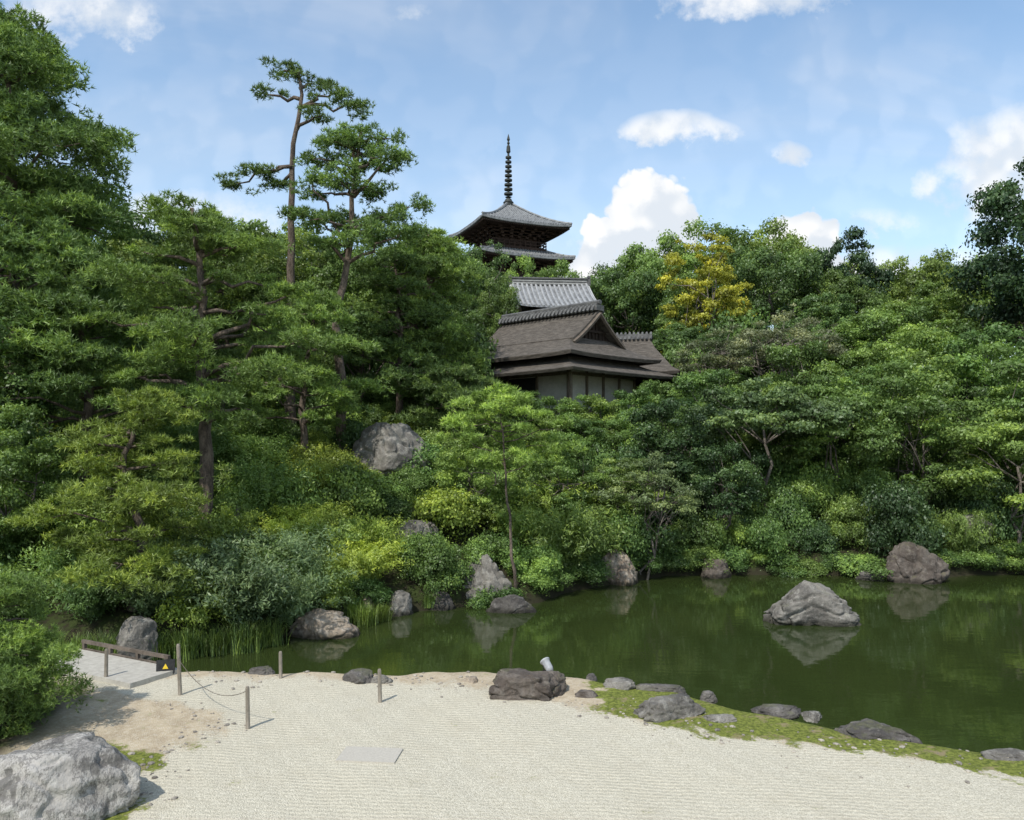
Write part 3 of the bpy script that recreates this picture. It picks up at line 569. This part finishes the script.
# ------------------------------------------------------------------ pagoda
PX,PY=-.45,100.; pz=hz(PX,PY); LIFT=.28
pag=empty('pagoda',(PX,PY,pz)); pag.rotation_euler=(0,0,math.radians(24)); top(pag,'tall wooden five storey pagoda with grey tiled roofs and ringed spire','pagoda')
eaves=[28.85-4.0*i for i in range(5)]
for i,ez in enumerate(eaves):
    a=5.85+.30*i; e=ez-pz; body=2.8+.28*i; rise=3.6 if i==0 else 1.7; inner=.25 if i==0 else body-.35
    def prof(r_):
        q=(a-r_)/(a-inner); return e+rise*(.72*q+.28*q*q) if i else e+rise*(.62*q+.38*q**2.0)
    rs=np.linspace(a,inner,9)
    rings=[(body,body,e-.25,0),(a-.1,a-.1,e-.28,1),(a,a,e-.22,1)]+[(q,q,prof(q),((q-inner)/(a-inner))**3) for q in rs]
    V,F=ring_loft(rings,14,LIFT)
    F.append(tuple(range(len(V)-56,len(V))))
    paths=[]
    for s in range(4):
        for k in range(-17,18):
            u=k/17.5*a; qq=[q for q in rs if q>=abs(u)]
            if len(qq)<2: continue
            pt=[]
            for q in qq:
                l=LIFT*((q-inner)/(a-inner))**3*(abs(u)/q)**3; z=prof(q)+l+.04
                pt.append([(u,-q,z),(q,u,z),(-u,q,z),(-q,-u,z)][s])
            paths.append((pt,[.07]*len(pt)))
        sx,sy=[(1,1),(1,-1),(-1,-1),(-1,1)][s]
        paths.append(([(sx*q,sy*q,prof(q)+LIFT*((q-inner)/(a-inner))**3+.1) for q in rs],[.15]*9))
    V2,F2=tubes(paths,5); b=len(V); V=[tuple(p) for p in V]+[tuple(p) for p in V2]; F+= [tuple(b+j for j in q) for q in F2]
    roof=obj('roof',py_mesh('roof',V,F,M_tile),parent=pag)
    v=[];f=[]
    for st in range(4):
        q=body+.35+.48*st; zz=e-1.25+.27*st
        for s in range(4):
            for k in range(-3,4):
                u=k/3*q; c=[(u,-q),(q,u),(-u,q),(-q,-u)][s]; box(v,f,(c[0],c[1],zz),(.38,.38,.25))
        V_,F_=ring_loft([(q-.15,q-.15,zz+.12,0),(q+.12,q+.12,zz+.12,0),(q+.12,q+.12,zz+.24,0),(q-.15,q-.15,zz+.24,0)],2); b=len(v); v+=V_; f+=[tuple(b+j for j in x) for x in F_]
    for s in range(4):
        for k in range(-24,25):
            u=k/24.5*(a-.2); r0=body; r1=a-.15; lz=LIFT*abs(u/a)**3
            c=[(u,-(r0+r1)/2),((r0+r1)/2,u),(-u,(r0+r1)/2),(-(r0+r1)/2,-u)][s]
            box(v,f,(c[0],c[1],e-.36+lz*.6),(.1,r1-r0,.14) if s%2==0 else (r1-r0,.1,.14))
    obj('eave_bracket',py_mesh('eave_bracket',v,f,M_pagwood),parent=roof)
    v=[];f=[]; zb=e-4.0+1.1 if i<4 else 0.; zt=e-.9
    box(v,f,(0,0,(zb+zt)/2),(2*body,2*body,zt-zb))
    for s in range(4):
        for k in (-1,-.33,.33,1):
            u=k*body; c=[(u,-body),(body,u),(-u,body),(-body,-u)][s]; box(v,f,(c[0],c[1],(zb+zt)/2),(.32,.32,zt-zb-.01))
    obj('storey_wall',py_mesh('storey_wall',v,f,M_pagwood),parent=pag)
    v=[];f=[]; q=body+.7; bz=zb+.35
    for zz,th_ in ((bz,.12),(bz+.4,.08),(bz+.75,.1)):
        V_,F_=ring_loft([(q-.08,q-.08,zz,0),(q+.08,q+.08,zz,0),(q+.08,q+.08,zz+th_,0),(q-.08,q-.08,zz+th_,0),(q-.08,q-.08,zz,0)],2); b=len(v); v+=V_; f+=[tuple(b+j for j in x) for x in F_]
    box(v,f,(0,0,bz-.1),(2*q+.2,2*q+.2,.16))
    for s in range(4):
        for k in range(-5,6):
            u=k/5*q; c=[(u,-q),(q,u),(-u,q),(-q,-u)][s]; box(v,f,(c[0],c[1],bz+.38),(.1,.1,.72))
    obj('balcony_railing',py_mesh('balcony_railing',v,f,M_pagwood),parent=pag)
def lathe(prof,sides=16):
    V=[];F=[]
    for r_,z in prof:
        for k in range(sides): V.append((r_*math.cos(6.2832*k/sides),r_*math.sin(6.2832*k/sides),z))
    for i in range(len(prof)-1):
        for k in range(sides): F.append((i*sides+k,i*sides+(k+1)%sides,(i+1)*sides+(k+1)%sides,(i+1)*sides+k))
    return V,F
z0=eaves[0]-pz+3.45
pr=[(.0,z0-.3),(.6,z0-.3),(.6,z0+.3),(.68,z0+.35),(.5,z0+.55),(.38,z0+.8),(.18,z0+.9),(.42,z0+1.05),(.11,z0+1.15)]
for k in range(9):
    zz=z0+1.45+k*.57; R_=.54-.022*k
    pr+=[(.14,zz-.10),(R_-.08,zz-.09),(R_,zz-.11),(R_,zz+.11),(R_-.08,zz+.09),(.14,zz+.10)]
pr+=[(.12,z0+6.5),(.27,z0+6.7),(.22,z0+7.4),(.09,z0+7.6),(.19,z0+7.8),(.08,z0+8.0),(.2,z0+8.25),(.15,z0+8.45),(.0,z0+9.0)]
V,F=lathe(pr); obj('spire',py_mesh('spire',V,F,M_bronze,False),parent=pag)
# ------------------------------------------------------------------ tiled hall behind
hx,hy=2.1,45.; hb=hz(hx,hy)
hall=empty('temple_hall',(hx,hy,hb)); hall.rotation_euler=(0,0,math.radians(5)); top(hall,'temple hall with curved grey tile roof and white gable edge','temple hall')
rz_=11.7-hb; half=2.15
def hp(s): return -3.8*s, rz_-2.7*(s*.9)+ .55*s*s
V=[];F=[]; ns=10
for sgn in (1,-1):
    b=len(V)
    for i in range(ns+1):
        yy,zz=hp(i/ns)
        for j,xx in enumerate(np.linspace(-half,half,9)):
            V.append((xx,sgn*yy,zz+.12*(abs(xx)/half)**3))
    for i in range(ns):
        for j in range(8): F.append((b+i*9+j,b+i*9+j+1,b+(i+1)*9+j+1,b+(i+1)*9+j))
nbase=len(F); paths=[]
for sgn in (1,-1):
    for k in range(-8,9):
        xx=k/8.3*half; paths.append(([(xx,sgn*hp(i/ns)[0],hp(i/ns)[1]+.06+.12*(abs(xx)/half)**3) for i in range(ns+1)],[.065]*(ns+1)))
V2,F2=tubes(paths,6); b=len(V); V+= [tuple(p) for p in V2]; F+=[tuple(b+j for j in q) for q in F2]
rm=py_mesh('roof',V,F,M_tile); rm.materials.append(M_tile_rib)
for p in rm.polygons:
    if p.index>=nbase: p.material_index=1
hr=obj('roof',rm,parent=hall)
v=[];f=[]; box(v,f,(0,0,rz_+.15),(2*half+.1,.3,.36)); box(v,f,(0,0,rz_+.37),(2*half+.2,.42,.08))
for sx in (-1,1): box(v,f,(sx*(half+.08),0,rz_+.25),(.16,.42,.55))
obj('ridge',py_mesh('ridge',v,f,M_tile_d),parent=hr)
for k in range(2):
    v=[];f=[]; box(v,f,(0,0,rz_+.08+.15*k),(2*half-.1,.33,.03)); obj('ridge_band',py_mesh('ridge_band',v,f,M_white),parent=hr)
for sx in (-1,1):
    paths=[([(sx*(half+.02),sgn*hp(abs(i)/ns)[0],hp(abs(i)/ns)[1]) for i in range(ns+1)],[.1]*(ns+1)) for sgn in (1,-1)]
    V2,F2=tubes(paths,6); obj('gable_edge',py_mesh('gable_edge',V2,F2,M_white),parent=hr)
for sx in (-1,1):
    xx=sx*(half-.35); obj('gable_wall',py_mesh('gable_wall',[(xx,-3.2,rz_-2.3),(xx,3.2,rz_-2.3),(xx,0,rz_-.2)],[(0,1,2)],M_orange),parent=hall)
v=[];f=[]; box(v,f,(0,0,(rz_-2.3)/2),(2*half-.7,6.3,rz_-2.3)); obj('wall',py_mesh('wall',v,f,M_orange),parent=hall)
# ------------------------------------------------------------------ tea house
tx,ty=1.7,30.3; tb=hz(tx,ty)
tea=empty('tea_house',(tx,ty,tb)); tea.rotation_euler=(0,0,math.radians(-45)); top(tea,'rustic tea house with dark shingled hip and gable roof','tea house')
E1=5.32-tb; E2=5.95-tb; RG=7.72-tb
def skirt(hx0,hy0,z0_,hx1,hy1,z1_,th_,lift,conc=.12):
    rings=[(hx1,hy1,z1_-th_,0),(hx0-.05,hy0-.05,z0_-th_,1),(hx0,hy0,z0_-th_*.2,1),(hx0,hy0,z0_,1)]
    for i in range(1,7):
        q=i/6; rings.append((hx0+(hx1-hx0)*q,hy0+(hy1-hy0)*q,z0_+(z1_-z0_)*(q-conc*math.sin(math.pi*q)),(1-q)**2))
    return ring_loft(rings,10,lift)
V,F=skirt(3.55,3.2,E1,2.1,1.75,E1+.60,.10,.05)
lr=obj('lower_roof',py_mesh('lower_roof',V,F,M_thatch),parent=tea)
V,F=skirt(2.95,2.6,E2,1.75,1.30,E2+.70,.13,.06)
ur=obj('upper_roof',py_mesh('upper_roof',V,F,M_thatch),parent=tea)
V=[];F=[]; zt=RG; zl=E2+.64
gp=[(1.45,zl-.02),(1.12,zl+.20),(.77,zl+.46),(.38,zl+.78),(0,zt)]
prof2=[(-y_,z) for y_,z in gp]+[(y_,z) for y_,z in gp[::-1][1:]]
xa,xb=-2.9,2.05; n2=len(prof2)
for xx in (xa,xb):
    for y_,z in prof2: V.append((xx,y_,z))
    for y_,z in prof2: V.append((xx,y_*.97,z-.14))
for i in range(n2-1):
    F.append((i,i+1,2*n2+i+1,2*n2+i)); F.append((n2+i+1,n2+i,3*n2+i,3*n2+i+1))
    F.append((i,n2+i,n2+i+1,i+1)); F.append((2*n2+i,2*n2+i+1,3*n2+i+1,3*n2+i))
F.append((0,2*n2,3*n2,n2)); F.append((n2-1,2*n2-1,4*n2-1,3*n2-1))
obj('gable_roof',py_mesh('gable_roof',V,F,M_thatch),parent=ur)
for xx in (xa-.04,xb+.04):
    for s in (1,-1):
        V,F=tubes([([(xx,s*y_,z-.17) for y_,z in gp],[.07]*5)],4); obj('bargeboard',py_mesh('bargeboard',V,F,M_wood_pale),parent=ur)
for xx in (xa+.35,xb-.35):
    obj('gable_wall',py_mesh('gable_wall',[(xx,-1.2,zl-.05),(xx,1.2,zl-.05),(xx,0,zt-.25)],[(0,1,2)],M_wood),parent=ur)
V=[];F=[]; xx=xb-.32
for k in range(-4,5):
    hgt=(zt-.3-zl)*(1-abs(k)/5.2); box(V,F,(xx,k*.2,zl+hgt/2),(.04,.05,hgt))
box(V,F,(xx+.03,0,zl+.35),(.05,1.7,.09))
obj('gable_lattice',py_mesh('gable_lattice',V,F,M_wood),parent=ur)
V=[];F=[]; box(V,F,((xa+xb)/2,0,zt+.05),(xb-xa+.1,.42,.2)); paths=[]
nk=26
for k in range(nk):
    xx=xa+(xb-xa)*(k+.5)/nk; paths.append(([(xx,-.34,zt-.08),(xx,-.2,zt+.1),(xx,0,zt+.2),(xx,.2,zt+.1),(xx,.34,zt-.08)],[.055]*5))
paths.append(([(xa-.05,0,zt+.25),(xb+.05,0,zt+.25)],[.09,.09]))
V2,F2=tubes(paths,6); b=len(V); V+=[tuple(p) for p in V2]; F+=[tuple(b+j for j in q) for q in F2]
obj('ridge_tiles',py_mesh('ridge_tiles',V,F,M_tile_d),parent=ur)
wx_,wy_=2.2,1.85; v=[];f=[]; box(v,f,(0,0,(E1+.1)/2),(2*wx_,2*wy_,E1+.5)); obj('wall',py_mesh('wall',v,f,M_plaster),parent=tea)
v=[];f=[]
def post(x,y,z=E1+.45): box(v,f,(x,y,z/2-.1),(.08,.08,z+.2))
for k in range(4): post(-wx_+2*wx_*k/3,-wy_-.03)
for k in range(5): post(wx_+.03,-wy_+2*wy_*k/4)
for zz in (E1-.02,.5):
    box(v,f,(0,-wy_-.045,zz),(2*wx_+.1,.07,.10)); box(v,f,(wx_+.045,0,zz),(.07,2*wy_+.1,.10))
obj('timber_frame',py_mesh('timber_frame',v,f,M_wood_pale),parent=tea)
for k in (0,1,3):
    v=[];f=[]; post([3.15,3.15,-3.15,-3.15][k]*.9,[-2.75,2.75,-2.75,2.75][k]*.9,E1-.05); obj('eave_post',py_mesh('eave_post',v,f,M_wood_pale),parent=tea)
for k in (0,1):
    v=[];f=[]; box(v,f,(-wx_+2*wx_*(k+.5)/3,-wy_-.02,E1-.75),(2*wx_/3-.12,.03,1.3)); obj('dark_window',py_mesh('dark_window',v,f,M_black),parent=tea)
wing=empty('tea_house_annex',(4.8,32.6,hz(4.8,32.6))); wing.rotation_euler=(0,0,math.radians(-12)); wb=hz(4.8,32.6)
top(wing,'low annex with shingled roof and tiled ridge beside the tea house','annex')
Vb=skirt(2.0,1.9,5.6-wb,.8,.15,7.1-wb,.13,.06,.16); Vb[1].append(tuple(range(len(Vb[0])-40,len(Vb[0]))))
obj('roof',py_mesh('roof',Vb[0],Vb[1],M_thatch),parent=wing)
v=[];f=[]; box(v,f,(0,0,7.18-wb),(1.8,.36,.22)); paths=[]
for k in range(11): xx=-.85+1.7*k/10; paths.append(([(xx,-.3,7.05-wb),(xx,0,7.35-wb),(xx,.3,7.05-wb)],[.05]*3))
V2,F2=tubes(paths,6); b=len(v); v+=[tuple(p) for p in V2]; f+=[tuple(b+j for j in q) for q in F2]
obj('ridge_tiles',py_mesh('ridge_tiles',v,f,M_tile_d),parent=wing)
v=[];f=[]; box(v,f,(0,0,(5.6-wb)/2),(3.0,2.6,5.8-wb)); obj('wall',py_mesh('wall',v,f,M_wood),parent=wing)
# ------------------------------------------------------------------ small garden furniture
posts=[(-3.9,9.4,.60),(-2.75,8.33,.44),(-1.51,9.16,.38),(-2.92,10.1,.34),(-5.05,9.95,.40)]
def postmesh(h):
    V,F=lathe([(0,-.15),(.021,-.15),(.023,0),(.022,h*.5),(.021,h-.02),(.016,h),(0,h+.004)],12); return py_mesh('post',V,F,M_post)
for x,y,h in posts:
    o=obj('fence_post',postmesh(h),(x,y,hz(x,y)),(random.uniform(-.02,.02),random.uniform(-.03,.03),0)); top(o,'short weathered wooden post in the gravel','post','short wooden posts along the gravel edge')
def rope(a,b,sag,name,label):
    n=16; pts_=[]
    for i in range(n):
        t_=i/(n-1); p=Vector(a).lerp(Vector(b),t_); p.z-=sag*4*t_*(1-t_); pts_.append(p)
    V,F=tubes([(pts_,[.0038]*n)],6); o=obj(name,py_mesh(name,V,F,M_rope)); top(o,label,'rope')
rope((-3.9,9.375,.42),(-2.75,8.355,.39),.20,'rope','thin dark rope sagging between two wooden posts')
bm=bmesh.new(); bmesh.ops.create_cube(bm,size=1); bmesh.ops.bevel(bm,geom=bm.edges[:],offset=.02,segments=2)
for vv in bm.verts: vv.co=Vector((vv.co.x*.56,vv.co.y*.34,vv.co.z*.06))
me_=D.meshes.new('slab'); bm.to_mesh(me_); bm.free(); me_.materials.append(M_slab)
top(obj('stone_slab',me_,(-1.35,7.6,hz(-1.35,7.6)-.024),(0,0,-.1)),'flat square grey stone slab set in the gravel','stone slab')
sx_,sy_=.45,10.0; sl=empty('garden_spotlight',(sx_,sy_,hz(sx_,sy_))); top(sl,'small grey garden spotlight on a stake among shore rocks','garden light')
V,F=lathe([(0,-.1),(.012,-.1),(.012,.16),(0,.16)],10); obj('stake',py_mesh('stake',V,F,M_black),parent=sl)
V,F=lathe([(0,-.08),(.035,-.075),(.048,-.04),(.055,.07),(.066,.075),(.066,.09),(.05,.088),(.045,.06),(0,.06)],18); obj('lamp_head',py_mesh('lamp_head',V,F,M_metal,True),(0,0,.18),(math.radians(-40),math.radians(-35),0),parent=sl)
v=[];f=[]; box(v,f,(0,0,.125),(.13,.015,.02)); box(v,f,(-.06,0,.16),(.01,.015,.07)); box(v,f,(.06,0,.16),(.01,.015,.07)); obj('bracket',py_mesh('bracket',v,f,M_black),parent=sl)
fb=empty('footbridge',(-5.40,10.5,0)); fb.rotation_euler=(0,0,math.radians(152)); top(fb,'short pale footbridge with dark timber edge beams','footbridge')
v=[];f=[]
for k in range(3): box(v,f,(-.72+k*.72,0,.02),(.715,.72,.07))
obj('deck',py_mesh('deck',v,f,M_deck),parent=fb)
v=[];f=[]; box(v,f,(.1,-.42,.15),(1.8,.04,.045)); box(v,f,(.1,-.42,.03),(1.8,.035,.05))
for k in range(4): box(v,f,(-.75+k*.57,-.42,-.04),(.05,.042,.34))
obj('edge_beam',py_mesh('edge_beam',v,f,M_wood_pale),parent=fb)
for y_ in (-.27,.27):
    v=[];f=[]; box(v,f,(0,y_,-.12),(2.1,.14,.2)); obj('girder',py_mesh('girder',v,f,M_wood),parent=fb)
sg=empty('warning_sign',(-4.42,10.2,0)); sg.rotation_euler=(math.radians(-12),0,.25); top(sg,'small black notice board with yellow triangle on the ground','sign')
v=[];f=[]; box(v,f,(0,0,.11),(.22,.03,.17)); box(v,f,(0,.06,.02),(.2,.14,.03)); obj('board',py_mesh('board',v,f,M_black),parent=sg)
obj('triangle_mark',py_mesh('triangle_mark',[(-.035,-.018,.08),(.035,-.018,.08),(0,-.018,.145)],[(0,1,2)],M_yel),parent=sg)
# ------------------------------------------------------------------ light
sun_dir=Vector((-.42,-.72,1.05)).normalized()
L=D.lights.new('sun','SUN'); L.energy=4.2; L.angle=math.radians(.6); L.color=(1,.955,.88)
lo=D.objects.new('sun',L); lo.rotation_euler=sun_dir.to_track_quat('Z','Y').to_euler(); link(lo)
W=D.worlds.new('World'); scene.world=W; W.use_nodes=True; t=NT(W.node_tree); t.n.clear()
out=t.new('ShaderNodeOutputWorld'); bg=t.new('ShaderNodeBackground'); t.l.new(bg.outputs[0],out.inputs[0]); bg.inputs[1].default_value=.15
sky=t.new('ShaderNodeTexSky',sky_type='NISHITA'); sky.sun_disc=False; sky.sun_elevation=math.asin(sun_dir.z); sky.sun_rotation=math.atan2(sun_dir.x,sun_dir.y)
sky.air_density=1.0; sky.dust_density=.6; sky.ozone_density=1.2
tc=t.new('ShaderNodeTexCoord'); dv=tc.outputs['Generated']; s3=t.new('ShaderNodeSeparateXYZ'); t.put(s3.inputs[0],dv)
yy=t.m('MAXIMUM',s3.outputs[1],.08); u=t.m('DIVIDE',s3.outputs[0],yy); v_=t.m('DIVIDE',s3.outputs[2],yy)
uv=t.new('ShaderNodeCombineXYZ'); t.put(uv.inputs[0],u); t.put(uv.inputs[1],v_); uv=uv.outputs[0]
nn1=t.noise(uv,7,3,.6); nn2=t.noise(uv,14,7,.62)
duv=t.new('ShaderNodeCombineXYZ'); t.put(duv.inputs[0],t.m('MULTIPLY_ADD',nn1,.10,t.m('SUBTRACT',u,.05))); t.put(duv.inputs[1],t.m('MULTIPLY_ADD',nn2,.06,t.m('SUBTRACT',v_,.03))); duv=duv.outputs[0]
vb=t.vor(duv,30,'SMOOTH_F1'); vb2=t.vor(duv,62,'F1')
def maskof(clouds):
    mask=None
    for cu,cv,ru,rv,st in clouds:
        nd=t.new('ShaderNodeVectorMath',operation='MULTIPLY_ADD'); t.put(nd.inputs[0],duv); nd.inputs[1].default_value=(1/ru,1/rv,0); nd.inputs[2].default_value=(-cu/ru,-cv/rv,0)
        dt=t.new('ShaderNodeVectorMath',operation='DOT_PRODUCT'); t.put(dt.inputs[0],nd.outputs[0]); t.put(dt.inputs[1],nd.outputs[0])
        q=t.m('MULTIPLY_ADD',dt.outputs['Value'],-.8*st,st)
        mask=q if mask is None else t.m('MAXIMUM',mask,q)
    return t.m('MAXIMUM',mask,-1.2)
cum=maskof([(.175,.285,.065,.062,1.35),(.135,.235,.075,.05,1.3),(.215,.27,.038,.055,1.15),(.09,.21,.06,.035,1.1),(.36,.24,.045,.058,1.3),(.40,.21,.06,.03,1.1),(.11,.265,.03,.025,1.0)])
soft=maskof([(.21,.39,.085,.026,.85),(.34,.355,.035,.025,.75),(.46,.27,.08,.03,.55),(.64,.34,.15,.09,.9),(.50,.21,.16,.05,.7),(-.54,.535,.11,.045,.6),(-.40,.275,.15,.05,.6),(.30,.56,.14,.035,.6),(-.12,.53,.06,.025,.4)])
puff=t.m('ADD',t.m('MULTIPLY',vb,-1.1),t.m('MULTIPLY',vb2,-.55))
cd=t.ss(t.m('ADD',t.m('ADD',cum,.42),t.m('ADD',puff,t.m('MULTIPLY_ADD',nn2,.8,-.4))),.02,.36)
sd_=t.ss(t.m('ADD',soft,t.m('MULTIPLY_ADD',nn2,1.5,-.75)),.05,.85)
wis=t.m('MULTIPLY',t.ss(t.noise(t.map(uv,(1,2.6,1),(1.3,.4,0)),1.6,5,.55,.7),.46,.80),.30)
haze=t.m('MULTIPLY',t.ss(v_,.7,.05),.34)
tot=t.m('MAXIMUM',t.m('MAXIMUM',cd,t.m('MULTIPLY',sd_,.92)),t.m('ADD',wis,haze),clamp=True)
front=t.ss(s3.outputs[1],.1,.3)
tot=t.m('ADD',t.m('MULTIPLY',tot,front),t.m('MULTIPLY',t.m('SUBTRACT',1.0,front),.4))  # even white cloud added to the unseen sky behind camera, neutral fill light
shade=t.ss(t.m('ADD',t.m('ADD',nn1,t.m('MULTIPLY',nn2,.7)),t.m('MULTIPLY',vb,-.9)),.28,.60)
ccol=t.mix(shade,(5.2,5.6,6.1),(6.8,6.85,6.9))
skc=t.mix(1.0,sky.outputs[0],(1.40,1.50,1.45),'MULTIPLY')
t.put(bg.inputs[0],t.mix(tot,skc,ccol))
# ------------------------------------------------------------------ camera
cam=D.cameras.new('Camera'); cam.sensor_width=36; cam.lens=28.125; cam.shift_y=30/1024; cam.clip_end=4000; cam.clip_start=.1
co=D.objects.new('Camera',cam); co.location=(0,0,3.0); co.rotation_euler=(math.pi/2,0,0); link(co); scene.camera=co
scene.view_settings.view_transform='Standard'; scene.view_settings.look='None'; scene.view_settings.exposure=0
